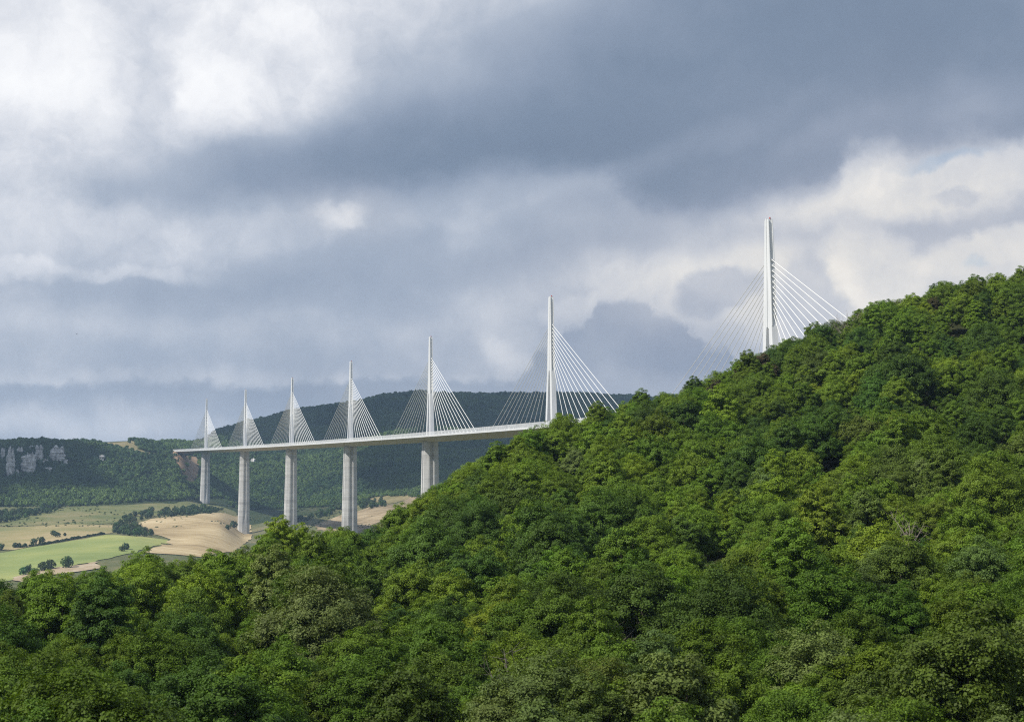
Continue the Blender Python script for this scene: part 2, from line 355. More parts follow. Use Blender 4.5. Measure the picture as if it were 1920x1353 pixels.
def height(az, r):
    az = np.asarray(az, float); r = np.asarray(r, float); az, r = np.broadcast_arrays(az, r)
    a = np.clip(az, -.55, .55)
    es = np.interp(a, _sa, _ss); rs = np.interp(a, _sa, _sr)
    p = .55
    t = np.clip((r**p-R0**p)/(rs**p-R0**p), 0, 1.0)
    e = E0 + (es-E0)*t
    near = r*e - TREE
    d = np.maximum(r-rs, 0)
    fall = rs*es - TREE + d*(np.minimum(es-.06, .10)) - d*d*.0007
    z = np.where(r <= rs, near, fall)
    # in front of the wood: the viewpoint the picture was taken from
    zr0 = R0*E0-TREE
    z = np.where(r < R0, -1.75 + (zr0+1.75)*np.clip(r/R0, 0, 1)**1.4, z)
    # far side
    j = np.interp(a, _ca, np.arange(len(_ca))); j0 = np.clip(np.floor(j).astype(int), 0, len(_ca)-2); fj = j-j0; fj = fj*fj*(3-2*fj)*.5+fj*.5
    k = np.interp(r, RN, np.arange(len(RN))); k0 = np.clip(np.floor(k).astype(int), 0, len(RN)-2); fk = k-k0
    zf = (_cz[j0, k0]*(1-fk)+_cz[j0, k0+1]*fk)*(1-fj)+(_cz[j0+1, k0]*(1-fk)+_cz[j0+1, k0+1]*fk)*fj
    zf = np.where(r < 600, -400, zf)
    w = 14.
    h = np.clip(.5+.5*(zf-z)/w, 0, 1)
    return np.where(r <= rs+5, z, z*(1-h)+zf*h+w*h*(1-h)*.5)
_nz = RNG.normal(size=(64, 64))
def vnoise(x, y, s):
    """cheap smooth value noise for numpy arrays, about -1..1"""
    x = np.asarray(x)/s; y = np.asarray(y)/s
    i = np.floor(x).astype(int); j = np.floor(y).astype(int); u = x-i; v = y-j; u = u*u*(3-2*u); v = v*v*(3-2*v)
    g = lambda a, b: _nz[a % 64, b % 64]
    return (g(i, j)*(1-u)+g(i+1, j)*u)*(1-v)+(g(i, j+1)*(1-u)+g(i+1, j+1)*u)*v
def bumps(az, r):
    X = r*np.sin(az); Y = r*np.cos(az)
    far = np.clip((r-2500)/400, 0, 1)
    return far*(vnoise(X, Y, 160)*5+vnoise(X+900, Y, 60)*2.5) + np.clip((r-900)/600, 0, 1)*vnoise(X, Y, 110)*.8
def ground(x, y):
    r = np.hypot(x, y); az = np.arctan2(x, y); return height(az, r)+bumps(az, r)
def on_ray(px, py, rmin=1200., rmax=4200.):
    """where the sight line of a photo pixel meets the far ground"""
    for _ in range(30):                               # a point just over the skyline slides down to it
        a, s = pdir(px, py); rr = np.linspace(rmin, rmax, 3000)
        z = height(a, rr)+bumps(np.full_like(rr, a), rr); hit = np.nonzero(z >= s*rr)[0]
        if len(hit): break
        py = py+1.
    r = rr[hit[0]] if len(hit) else rmax
    return r*math.sin(a), r*math.cos(a), float(ground(r*math.sin(a), r*math.cos(a)))
FOOT = np.array([(-300, 2490), (0, 2505), (70, 2490), (125, 2490), (200, 2500), (250, 2510), (340, 2580), (375, 2745), (410, 2800), (440, 2720), (500, 2700), (560, 2640), (610, 2560),
                 (655, 2500), (700, 2560), (760, 2480), (806, 2330), (900, 2200), (1033, 2000), (1500, 1500), (2300, 1500)], float)
_fa = pdir(FOOT[:, 0], np.full(len(FOOT), 950.))[0]
def polar_patch(name, az, rr, mat, wrap=False):
    A, Rr = np.meshgrid(az, rr, indexing='ij'); Z = height(A, Rr)+bumps(A, Rr)
    v = np.stack([Rr*np.sin(A), Rr*np.cos(A), Z], -1).reshape(-1, 3); n, m = A.shape
    i, j = np.meshgrid(np.arange(n-1), np.arange(m-1), indexing='ij'); q = i*m+j
    f = np.stack([q, q+1, q+m+1, q+m], -1).reshape(-1, 4)
    o = link(name, smooth(mesh(name, v, f)), mat); return o
inner = np.arange(-24, 24.01, .16)
outer1 = np.arange(-180, -24, 4.); outer2 = np.arange(24.+4, 180.1, 4.)
AZ = np.radians(np.concatenate([outer1, inner, outer2]))
near_r = np.concatenate([[0.05], np.linspace(3, 70, 16), np.linspace(76, 520, 100)])
mid_r = np.concatenate([[520], np.linspace(540, 1300, 40), np.linspace(1320, 2500, 90)])
far_r = np.concatenate([[2500], np.linspace(2512, 4200, 140), np.linspace(4260, 5600, 16)])
tag(polar_patch('hillside', AZ, near_r, M_FLOOR), 'steep wooded hillside in the foreground', kind='structure')
tag(polar_patch('valley_floor', AZ, mid_r, M_SCRUB), 'scrubby valley floor below the viaduct', kind='structure')
tag(polar_patch('far_hills', AZ, far_r, M_FARSOIL), 'forested plateau edge beyond the valley', kind='structure')

def drape(name, pts, mat, lift=.4, step=9, label=None):
    """a field: its outline runs through photo pixels, draped over the real ground"""
    W = [on_ray(*p)[:2] for p in pts]
    W = np.array(W); n = len(W); edge = []
    for i in range(n):
        a, b = W[i], W[(i+1) % n]; k = max(1, int(np.hypot(*(b-a))/step))
        for q in range(k):
            p = a+(b-a)*q/k; nn = np.array([-(b-a)[1], (b-a)[0]])/(np.hypot(*(b-a))+1e-6)
            edge.append(p+nn*float(vnoise(p[0], p[1], 23.))*3.2)
    E = np.array(edge); lo, hi = E.min(0), E.max(0); ins = []
    def inside(p):
        c = False; j = len(E)-1
        for i in range(len(E)):
            if (E[i, 1] > p[1]) != (E[j, 1] > p[1]) and p[0] < (E[j, 0]-E[i, 0])*(p[1]-E[i, 1])/(E[j, 1]-E[i, 1])+E[i, 0]: c = not c
            j = i
        return c
    for x in np.arange(lo[0], hi[0], step):
        for y in np.arange(lo[1], hi[1], step):
            if inside((x, y)): ins.append((x+.1, y+.07))
    pv = [Vector(map(float, e)) for e in E]+[Vector(p) for p in ins]
    v2, _, fs, *_ = delaunay_2d_cdt(pv, [], [list(range(len(E)))], 1, 1e-3)
    co = [(p.x, p.y, float(ground(p.x, p.y))+lift) for p in v2]
    o = link(name, smooth(mesh(name, co, [list(f) for f in fs])), mat); tag(o, label, kind='structure'); return o
drape('olive_meadow', [(-80, 985), (-80, 960), (60, 957), (150, 950), (240, 947), (330, 943), (385, 945), (440, 958), (450, 970), (400, 962), (290, 968), (215, 980), (130, 985)], M_OLIVE, .35, label='olive rough meadow under the cliff wood')
drape('tan_meadow', [(-80, 1030), (-80, 990), (60, 987), (150, 983), (212, 985), (215, 998), (190, 1002), (110, 1015), (30, 1030)], M_TAN, .5, label='pale tan meadow above the hedge line')
drape('green_field', [(-80, 1100), (-80, 1042), (0, 1036), (110, 1019), (200, 1003), (250, 1006), (310, 1012), (318, 1018), (270, 1032), (150, 1060), (60, 1078), (10, 1090)], M_GREEN, .65, label='bright green field at the left edge')
drape('stubble_field', [(243, 988), (270, 977), (300, 971), (360, 967), (425, 964), (447, 968), (470, 985), (468, 1012), (440, 1035), (380, 1045), (330, 1040), (268, 1036), (318, 1020), (322, 1012), (290, 1002)], M_WHEAT, .8, label='tan stubble field left of the second farthest pier')
drape('dirt_track', [(20, 1084), (75, 1070), (130, 1062), (180, 1054), (186, 1066), (130, 1075), (80, 1082), (40, 1092)], M_TRACK, .95, label='pale dirt track below the green field')
drape('terraced_field', [(590, 985), (640, 966), (700, 948), (742, 945), (770, 930), (790, 940), (780, 985), (720, 1010), (640, 1020)], M_TERR, .5, label='striped tan field behind the middle piers')
drape('dry_grass', [(675, 928), (720, 922), (768, 920), (772, 930), (740, 944), (700, 940)], M_DRYGRASS, .7, label='dry grass at the foot of the far wood')
drape('earth_bank', [(322, 853), (345, 852), (366, 856), (374, 880), (368, 900), (358, 908), (348, 898), (340, 884), (330, 866)], M_EARTH, .6, 10, label='reddish brown earth cutting under the viaduct end')
drape('bald_hilltop', [(172, 829), (250, 826), (254, 834), (270, 846), (320, 853), (312, 857), (262, 850), (215, 838), (180, 834)], M_DRYGRASS, .5, label='bare tan hilltop beside the cliffs')

# ------------------------------------------------------------------ haze
def haze():
    m, t, out = newmat('air'); v = t.new('ShaderNodeVolumePrincipled')
    v.inputs['Color'].default_value = (.50, .72, 1.0, 1); v.inputs['Density'].default_value = HAZE; v.inputs['Anisotropy'].default_value = .1
    t.l.new(v.outputs[0], out.inputs['Volume']); m.cycles.homogeneous_volume = True
    bm = bmesh.new(); bmesh.ops.create_cube(bm, size=1); me = bpy.data.meshes.new('haze'); bm.to_mesh(me); bm.free()
    o = link('haze', me, m); o.scale = (11600, 11600, 780); o.location = (0, 0, 345-390); tag(o, 'thin blue haze filling the valley air', kind='stuff')
HAZE = 7.0e-5
# ground point, its height, cloud altitude, half sizes, thickness, seed, turn
CLOUD_SHADE = [(-60, 3720, 250, 2500, 900, 430, 160, 1, 8), (-910, 2670, 60, 2500, 215, 230, 110, 2, 12), (-60, 2890, 120, 2500, 250, 330, 110, 5, 0), (5, 84, -10, 1700, 175, 60, 60, 3, 0, True)]
haze()

# ------------------------------------------------------------------ unseen clouds, added outside the view to cast shade on the land
def cloud_mat():
    m, t, out = newmat('shade_cloud_white'); n = t.noise(coords(t), .004, 5, .6)
    principled(t, out, t.ramp(n, [(.3, (.78, .79, .81)), (.7, (.9, .9, .9))]), 1.0, 0.); return m
M_CLOUD = cloud_mat()
def thin_cloud_mat():
    m, t, out = newmat('shade_cloud_thin'); n = t.noise(coords(t), .02, 5, .6)
    df = t.new('ShaderNodeBsdfDiffuse'); df.inputs[0].default_value = (.88, .89, .9, 1); tr = t.new('ShaderNodeBsdfTransparent')
    mx = t.new('ShaderNodeMixShader'); t.put(mx.inputs[0], t.maprange(n, .35, .65, .10, .24)); t.l.new(tr.outputs[0], mx.inputs[1]); t.l.new(df.outputs[0], mx.inputs[2]); t.l.new(mx.outputs[0], out.inputs[0]); return m
M_THIN = thin_cloud_mat()  # part-transparent veil, added out of view to dim sun on the near wood
def cloud(gx_, gy_, gz_, alt, rx, ry, th, seed, rot_=0., thin=False):
    """an unseen flat-bottomed cloud, placed to shade the ground round (gx_, gy_)"""
    k = (alt-gz_)/math.tan(SUN_EL); bm = bmesh.new()
    bmesh.ops.create_icosphere(bm, subdivisions=5, radius=1)
    for v in bm.verts:
        c = v.co.copy(); q = c*1.7+Vector((seed*3.1, seed*1.7, 0)); n = mnoise.fractal(q, .9, 2.1, 5)
        w = 1+.42*n; v.co = Vector((c.x*rx*w, c.y*ry*w, (c.z*th*(1+.6*n) if c.z > 0 else c.z*th*.22)))
    me = bpy.data.meshes.new('cloud'); bm.to_mesh(me); bm.free(); smooth(me); o = link('cloud', me, M_THIN if thin else M_CLOUD)
    o.location = (gx_+k*math.sin(SUN_AZ), gy_+k*math.cos(SUN_AZ), alt); o.rotation_euler = (0, 0, R(rot_)); tag(o, 'unseen thin white cloud veil added to dim the nearest trees' if thin else 'unseen flat bottomed white cloud added to shade the far hills', kind='structure')
for c_ in CLOUD_SHADE: cloud(*c_)
# ------------------------------------------------------------------ the viaduct
VX, VY, VZ, VTH, VSL, VR = 115.983, 708.518, 46.524, -0.25830, .0303, 19325.
SPAN = 342.
def vpt(s, t=0., h=0.):
    """distance along the deck from the nearest pylon, offset to the right of travel, height over the road"""
    k = -1/VR; a = VTH + k*s/2; ch = s*np.sinc(k*s/2/np.pi); th = VTH+k*s
    return np.array([VX+ch*math.sin(a)+t*math.cos(th), VY+ch*math.cos(a)-t*math.sin(th), VZ+VSL*s+h])
def vth(s): return VTH - s/VR
S0, S1 = -204., 6*SPAN+285.
def sweep(profile, ss, closed=True):
    v = []; f = []; n = len(profile)
    for s in ss:
        for (t, h) in profile: v.append(vpt(s, t, h))
    for i in range(len(ss)-1):
        for j in range(n if closed else n-1):
            a = i*n+j; b = i*n+(j+1) % n; f.append([a, a+n, b+n, b])
    if closed: f += [list(range(n)), [(len(ss)-1)*n+j for j in range(n)][::-1]]
    return v, f
def localise(v, root): return [np.asarray(p)-np.array(root.location) for p in v]
via = empty('viaduct', tuple(vpt(0)))
tag(via, 'long white cable-stayed viaduct with seven pylons on tall concrete piers crossing the valley', 'viaduct')
ss = np.linspace(S0, S1, 90)
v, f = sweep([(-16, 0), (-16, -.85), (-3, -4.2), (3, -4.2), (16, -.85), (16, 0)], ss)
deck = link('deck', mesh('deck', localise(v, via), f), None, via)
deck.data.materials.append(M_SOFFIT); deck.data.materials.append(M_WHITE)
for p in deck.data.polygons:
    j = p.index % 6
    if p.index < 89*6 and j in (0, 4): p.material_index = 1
v, f = sweep([(-15.4, .004), (15.4, .004), (15.4, .05), (-15.4, .05)], ss)
link('roadway', mesh('roadway', localise(v, via), f), M_ASPH, deck)
def boxes(lst):
    v = []; f = []
    for (c, ax, ay, az_) in lst:       # centre and three half axes
        b = len(v)
        for sx in (-1, 1):
            for sy in (-1, 1):
                for sz in (-1, 1): v.append(np.asarray(c)+sx*np.asarray(ax)+sy*np.asarray(ay)+sz*np.asarray(az_))
        f += [[b+q for q in qq] for qq in ((0, 1, 3, 2), (4, 6, 7, 5), (0, 4, 5, 1), (2, 3, 7, 6), (0, 2, 6, 4), (1, 5, 7, 3))]
    return v, f
# white edge fascia / kerb plates, median barrier
for t in (-15.7, 15.7):
    v, f = sweep([(t-.28, .02), (t+.28, .02), (t+.28, .55), (t-.28, .55)], ss); link('edge_kerb', mesh('edge_kerb', localise(v, via), f), M_WHITE, deck)
for t in (-2.6, 2.6):
    v, f = sweep([(t-.15, .06), (t+.15, .06), (t+.15, 1.05), (t-.15, 1.05)], ss); link('median_barrier', mesh('median_barrier', localise(v, via), f), M_WHITE, deck)
# wind screens: one object per 17.1 m bay, curved panels on posts
NB = int((S1-S0)/17.1)
for side in (-1, 1):
    for i in range(NB):
        a = S0+i*17.1; b = a+17.1
        if a > S1-60: break
        lst = []
        um = np.array([math.sin(vth(a)), math.cos(vth(a)), VSL]); rt = np.array([math.cos(vth(a)), -math.sin(vth(a)), 0]); up = np.array([0, 0, 1.])
        for q in range(3): lst.append((vpt(a+.4+q*5.7, side*15.75, 1.85), um*.09, rt*.12, up*1.3))
        for h in (.95, 1.55, 2.15, 2.75): lst.append((vpt((a+b)/2, side*15.72, h), um*8.5, rt*.03, up*.19))
        lst.append((vpt((a+b)/2, side*15.72, 3.15), um*8.5, rt*.08, up*.07))
        v, f = boxes(lst); link('wind_screen', mesh('wind_screen', localise(v, via), f), M_WHITE, deck)

def loft(rings, caps=True):
    v = []; f = []; n = len(rings[0])
    for r_ in rings: v += list(r_)
    for i in range(len(rings)-1):
        for j in range(n):
            a = i*n+j; b = i*n+(j+1) % n; f.append([a, b, b+n, a+n])
    if caps: f += [list(range(n))[::-1], [(len(rings)-1)*n+j for j in range(n)]]
    return v, f
def merge(*vf):
    V = []; Fc = []
    for v, f in vf:
        b = len(V); V += list(v); Fc += [[b+i for i in q] for q in f]
    return V, Fc
def stay(root, p0, p1, rad, sag=.006):
    """one stay: a slightly sagging six-sided sheath with an anchor tube at the foot"""
    p0 = np.array(p0, float); p1 = np.array(p1, float); d = p1-p0; L = np.linalg.norm(d); d /= L
    side = np.cross(d, (0, 0, 1)); side /= np.linalg.norm(side); up = np.cross(side, d); rings = []
    for t in (0, .03, .031, .25, .5, .75, .97, 1.):
        c = p0+(p1-p0)*t - np.array([0, 0, 1])*sag*L*4*t*(1-t)*.25
        rr = rad*(1.9 if t <= .03 else 1.)
        rings.append([c+side*math.cos(a)*rr+up*math.sin(a)*rr for a in np.arange(6)*math.pi/3])
    v, f = loft(rings); o = link('stay_cable', mesh('stay_cable', v, f), M_STAY, root); return o

LITS = ['nearest pylon standing behind the tree covered hill', 'second pylon from the right', 'third pylon from the right', 'middle pylon of the seven',
        'third pylon from the left', 'second pylon from the left', 'farthest pylon at the left end']
for i in range(7):
    s = i*SPAN; th = vth(s); B = vpt(s)
    # ---------------- pylon (local frame: x = across, y = along the bridge)
    py = empty('pylon', tuple(B-np.array(via.location)), -th); py.parent = via; py['label'] = 'white steel ' + LITS[i]
    def rect(cy, hx, hy, z, rec=0.): return [np.array([x, y+cy, z]) for x, y in ((-hx, -hy), (hx, -hy), (hx, hy), (-hx, hy))]
    def leg(sg):
        rr = []
        for z in (0, 10, 20, 30, 38):
            t = z/38.; rr.append(rect(sg*(6.2-3.35*t), 1.75-.38*t, 1.9-.2*t, z))
        return loft(rr)
    for sg in (-1, 1):
        v, f = leg(sg); link('mast_leg', mesh('mast_leg', v, f), M_WHITE, py)
    # shaft: two boxes with a recessed web between them, anchor channel on both ends
    parts = []
    for sg in (-1, 1):
        rr = []
        for z in (37.6, 50, 60, 70, 80, 87 if sg > 0 else 86.6):
            t = (z-38)/49.; L = 4.15-2.65*t; w = 1.3-.2*t
            rr.append(rect(sg*(L*.56), w, L*.44, z))
        parts.append(loft(rr))
    rr = []
    for z in (37, 60, 85.5):
        t = (z-38)/49.; L = 4.15-2.65*t; w = 1.3-.2*t
        rr.append(rect(0, w-.4, L*.3, z))
    parts.append(loft(rr)); v, f = merge(*parts); link('mast', mesh('mast', v, f), M_WHITE, py)
    # flanges that frame the anchor channel
    for sg in (-1, 1):
        lst = []
        rr1 = []; rr2 = []
        for z in (37.7, 60, 86.3):
            t = (z-38)/49.; L = 4.15-2.65*t; w = 1.3-.2*t
            rr1.append(rect(sg*(L+.3), .16, .32, z)); rr2.append([p.copy() for p in rr1[-1]])
            for p in rr1[-1]: p[0] -= w-.16
            for p in rr2[-1]: p[0] += w-.16
        v, f = merge(loft(rr1), loft(rr2)); link('mast_flange', mesh('mast_flange', v, f), M_WHITE, py)
    bmx = bmesh.new(); bmesh.ops.create_cone(bmx, cap_ends=True, segments=10, radius1=.35, radius2=.28, depth=.7, matrix=Matrix.Translation((0, -1.4, 87.0)))
    me = bpy.data.meshes.new('warning_lamp'); bmx.to_mesh(me); bmx.free(); link('warning_lamp', me, M_RED, py)
    # stays: eleven each way in the middle plane
    ct, st_ = math.cos(-th), math.sin(-th)
    for sg in (-1, 1):
        for k in range(11):
            d = 30+12.3*k; z = 43.2+2.48*k
            foot = vpt(s+sg*d, 0, .3)-B
            loc = np.array([foot[0]*ct+foot[1]*st_, -foot[0]*st_+foot[1]*ct, foot[2]])
            t = (z-38)/49.; L = 4.15-2.65*t
            stay(py, loc, (0, sg*(L-.1), z), (.14, .16, .19, .21, .22, .23, .23)[i])
            anchor = boxes([((0, sg*(L+.12), z-.35), (.55, 0, 0), (0, .28, 0), (0, 0, .55))])
            link('stay_anchor', mesh('stay_anchor', *anchor), M_WHITE, py)
    # ---------------- pier
    gz = float(ground(B[0], B[1])); H = B[2]-4.2-gz+3
    pr = empty('pier', tuple(B+np.array([0, 0, -4.2])-np.array(via.location)), -th); pr.parent = via
    def octa(k, z, cut=0.):
        a, b, c, e = 6.1, 4.7, 2.6, 6.2
        P = [(-a, -b), (-c, -e), (-c*.55, -e), (-c*.5, -e+cut), (c*.5, -e+cut), (c*.55, -e), (c, -e), (a, -b), (a, b), (c, e), (c*.55, e), (c*.5, e-cut), (-c*.5, e-cut), (-c*.55, e), (-c, e), (-a, b)]
        return [np.array([x*k, y*k, z]) for x, y in P]
    def half(k, z, sg, g):
        # one of the twin columns of the split upper part
        a, b, c, e = 6.1, 4.7, 2.6, 6.2
        P = [(-a, -b), (-c, -e), (-c*.55, -e), (-c*.5, -e+1.2), (c*.5, -e+1.2), (c*.55, -e), (c, -e), (a, -b), (a, -g), (-a, -g)]
        q = [np.array([x*k, y*k*(1 if sg > 0 else -1), z]) for x, y in P]
        return q if sg > 0 else q[::-1]
    zs = [0.]
    while -zs[-1] < H: zs.append(max(zs[-1]-4., -H))
    split = -min(90., H*.62)
    def joints(fn, za, zb):
        rings = []
        for j in range(len(zs)-1):
            t0, b0 = zs[j], zs[j+1]
            if t0 > za+1e-3 or b0 < zb-1e-3: continue
            for z, sh in ((t0-.001, .985), (t0-.12, 1.), (b0+.12, 1.), (b0+.001, .985)):
                rings.append(fn((1+.0025*-z)*sh if True else 1, z))
        return rings[::-1]
    zsplit = min(zs, key=lambda q: abs(q-split))
    for sg in (1, -1):
        v, f = loft(joints(lambda k, z: half(k, z, sg, .55+1.1*(1-z/zsplit)), 0., zsplit)); link('pier_column', mesh('pier_column', v, f), M_CONC, pr)
    v, f = loft(joints(lambda k, z: octa(k, z, 1.3*max(0, 1-(zsplit-z)/30.)), zsplit, zs[-1])); link('pier_shaft', mesh('pier_shaft', v, f), M_CONC, pr)
    for sg in (1, -1):
        v, f = boxes([((x, sg*4.0, .25), (1.0, 0, 0), (0, 1.0, 0), (0, 0, .28)) for x in (-2.4, 2.4)]); link('bearing', mesh('bearing', v, f), M_CONC, pr)

# ------------------------------------------------------------------ trees
def add_attr(me, name, dom, typ, data):
    a = me.attributes.new(name, typ, dom)
    a.data.foreach_set({'FLOAT': 'value', 'INT': 'value', 'FLOAT_VECTOR': 'vector', 'FLOAT_COLOR': 'color'}[typ], np.asarray(data, np.int32 if typ == 'INT' else np.float32).ravel())
def unit(v): return v/np.maximum(np.linalg.norm(v, axis=-1, keepdims=True), 1e-9)
def crown_mesh(seed, rad, height_, base, lobes, leaves, leaf, airy=0.):
    """leaf-sized faces gathered into sprays, sprays gathered into lobes"""
    g = np.random.default_rng(seed); cl = []; cr = []; cd = []
    for L in range(lobes):
        a = 2*math.pi*(L*.618+.12*g.random()); q = math.sqrt((L+.35)/lobes)
        lr = rad*(.34+.16*g.random())
        lc = np.array([math.cos(a)*rad*.74*q, math.sin(a)*rad*.74*q, base+(height_-base)*(.86-.58*q**1.6+.20*(g.random()-.5))-lr*.35])
        k = int(54*(lr/(rad*.42))**2)
        d = unit(g.normal(size=(k, 3))); d[:, 2] = np.where(d[:, 2] < 0, d[:, 2]*.6, d[:, 2]); d = unit(d)
        cl.append(lc+d*lr*(.62+.62*g.random((k, 1))**1.5)*np.array([1, 1, .95])); cr.append((.17+.24*g.random(k))*rad/3.); cd.append(d)
    cl = np.concatenate(cl); cr = np.concatenate(cr); cd = np.concatenate(cd)
    ci = g.choice(len(cl), leaves, p=cr**2/np.sum(cr**2))
    d = unit(g.normal(size=(leaves, 3))+cd[ci]*.5+np.array([0, 0, .25]))
    rr = cr[ci][:, None]*(.25+.95*g.random((leaves, 1))**(.6+airy))
    c = cl[ci]+d*rr*np.array([1.2, 1.2, .8])
    nrm = unit(d*.5+cd[ci]*.45+np.array([0, 0, .55])+g.normal(size=(leaves, 3))*.45)
    tx = unit(np.cross(nrm, g.normal(size=(leaves, 3)))); ty = np.cross(nrm, tx)
    s = leaf*(.65+.7*g.random((leaves, 1)))
    v = np.stack([c-tx*s*.5, c+ty*s*.34+nrm*s*.08, c+tx*s*.55-nrm*s*.05, c-ty*s*.34+nrm*s*.08], 1).reshape(-1, 3)
    f = np.arange(leaves*4).reshape(-1, 4)
    me = mesh('crown', v, f)
    tone = .5*g.random(leaves)+.5*(g.random(len(cl))[ci])
    add_attr(me, 'leaf_shade', 'FACE', 'FLOAT', tone); me.materials.append(M_LEAF); return me, cl
def tube(pts, rads, n=6):
    rings = []
    for i, p in enumerate(pts):
        d = unit(np.asarray(pts[min(i+1, len(pts)-1)])-np.asarray(pts[max(i-1, 0)])); a = unit(np.cross(d, (.3, 1, .1))); b = np.cross(d, a)
        rings.append([p+(a*math.cos(q)+b*math.sin(q))*rads[i] for q in np.arange(n)*2*math.pi/n])
    return loft(rings)
def trunk_mesh(seed, cl, base, r0=.17, limbs=9):
    g = np.random.default_rng(seed+50); top = np.array([g.normal()*.3, g.normal()*.3, base*1.25]); ps = []
    ps.append(tube([np.array([0, 0, -1.2]), np.array([0, 0, .0]), top*.5+np.array([g.normal()*.15, 0, 0]), top], [r0*1.5, r0*1.25, r0, r0*.8], 8))
    for i in g.choice(len(cl), limbs, replace=False):
        e = cl[i]; m = top*.5+e*.5+np.array([0, 0, .15]); ps.append(tube([top*.8, m, e], [r0*.6, r0*.33, r0*.1], 5))
    v, f = merge(*ps); me = smooth(mesh('trunk', v, f)); me.materials.append(M_BARK); return me
SPEC = [(11, 3.0, 7.4, 1.6, 9, 62000, .118, 0), (12, 3.3, 7.0, 1.4, 11, 72000, .118, 0), (13, 2.6, 8.4, 1.8, 10, 62000, .118, 0),
        (14, 3.6, 7.6, 1.5, 13, 80000, .118, 0), (15, 2.4, 6.4, 1.2, 7, 38000, .12, .3), (16, 3.0, 8.0, 1.6, 11, 66000, .118, .1), (17, 2.9, 7.0, 1.4, 7, 44000, .12, .3)]
CROWN, TRUNK = [], []
for s_ in SPEC:
    me, cl = crown_mesh(*s_); CROWN.append(me); TRUNK.append(trunk_mesh(s_[0], cl, s_[3]))
PAL = {'deep green': (.070, .128, .017), 'mid green': (.116, .186, .017), 'yellow-green': (.148, .222, .018), 'grey-green': (.128, .182, .046), 'olive': (.100, .145, .022), 'brownish': (.085, .075, .034)}
KIND = list(PAL)

# points of the wood: jittered grid over the hillside
sp = 6.3
gx, gy = np.meshgrid(np.arange(-190, 240, sp), np.arange(56, 530, sp), indexing='ij')
gx = gx+np.where((np.arange(gx.shape[1]) % 2)[None, :] == 0, 0, sp/2)
px_ = (gx+RNG.uniform(-.36, .36, gx.shape)*sp).ravel(); py_ = (gy+RNG.uniform(-.36, .36, gy.shape)*sp).ravel()
rr_ = np.hypot(px_, py_); aa_ = np.arctan2(px_, py_); rs_ = np.interp(aa_, _sa, _sr)
ok = (rr_ > R0) & (rr_ < rs_+55) & (np.abs(aa_) < R(21.5)) & ((vnoise(px_, py_, 7.5) < 1.25) | (rr_ > rs_-18))
_tx, _ty = proj(px_, py_, ground(px_, py_)+5)
ok &= ~((np.abs(_tx-600) < 120) & (_ty > 1345))
SNAGS = [(968, 122), (1150, 150), (1695, 212)]              # gaps where a dead tree shows
for _p, _r in SNAGS:
    _a = float(pdir(_p, 1000)[0]); ok &= np.hypot(px_-_r*math.sin(_a), py_-(_r-2.5)*math.cos(_a)) > 4.6
px_, py_, rr_, aa_, rs_ = px_[ok], py_[ok], rr_[ok], aa_[ok], rs_[ok]
N = len(px_)
z_ = ground(px_, py_)
hN = vnoise(px_+40, py_, 26)*.5+vnoise(px_, py_+70, 9)*.5
scl = np.clip(.95+.13*hN+RNG.normal(size=N)*.19, .60, 1.48)
scl *= 1.27*(1+.04*np.clip((175-rr_)/80, 0, 1))
scl = np.where(np.abs(rr_-rs_) < 22, np.clip(scl, .95, 1.32), scl)
pid = RNG.integers(0, len(SPEC), N); rot = RNG.uniform(0, 2*math.pi, N)
cn = vnoise(px_+300, py_+100, 34)*.55+vnoise(px_, py_, 13)*.3+RNG.normal(size=N)*.42
knd = np.digitize(cn, [-.62, .12, .82, 1.10]); knd = np.where(knd == 3, 4, np.where(knd == 4, 3, knd))
knd = np.where((rr_ < 150) & (knd == 2) & (RNG.random(N) < .55), 1, knd)
qx, qy = proj(px_, py_, z_+5.*scl)
# a few trees the photo singles out
def force(pxx, pyy, kind=None, sc=None, pr_=None):
    i = int(np.argmin((qx-pxx)**2+(qy-pyy)**2))
    if kind is not None: knd[i] = kind
    if sc: scl[i] = sc
    if pr_ is not None: pid[i] = pr_
    return i
i_pale = force(605, 1270, 3, 1.75, 3); i_pale2 = force(1510, 1310, 3, 1.55, 1); i_pale3 = force(520, 1180, 3, 1.5, 2)
brown = [force(1425, 668, 5, 1.3, 6), force(1392, 690, 5, 1.25, 4), force(1640, 590, 5, 1.2, 6), force(1745, 560, 5, 1.2, 4), force(1340, 712, 5, 1.1, 4)]
inframe = (qx > -60) & (qx < 1980) & (qy < 1440)
near_i = [i for i in np.argsort(rr_) if inframe[i]][:225]
sky_i = [i for i in np.argsort(np.abs(rr_-rs_+4)-scl*3.2) if inframe[i] and rr_[i] <= rs_[i]+8 and i not in set(near_i)][:75]
solo = set(near_i) | set(sky_i) | set(brown); sky_i += [i for i in brown if i not in near_i]
def tintof(i):
    b = np.array(PAL[KIND[knd[i]]]); g = np.random.default_rng(1000+int(i)); return b*(1+g.normal()*.10)*np.array([1+g.normal()*.06, 1, 1+g.normal()*.08])
tints = np.array([tintof(i) for i in range(N)])
def colname(x):
    for lim, nm in ((330, 'below the valley fields'), (570, 'below the far piers'), (780, 'below the middle pylons'), (1130, 'under the second largest pylon'), (1640, 'under the largest pylon')):
        if x < lim: return nm
    return "at the hill's right end"
combo = {}
for i in solo:
    if i in sky_i and i not in near_i: band = 'skyline'
    else: band = 'bottom row' if qy[i] > 1270 else ('lower slope' if qy[i] > 1170 else 'middle slope')
    size = 'tall' if scl[i] > 1.38 else ('low' if scl[i] < 1.12 else 'rounded')
    combo.setdefault((size, KIND[knd[i]], band, colname(qx[i])), []).append(i)
ORD = {2: ['left of two', 'right of two'], 3: ['leftmost of three', 'centre of three', 'rightmost of three']}
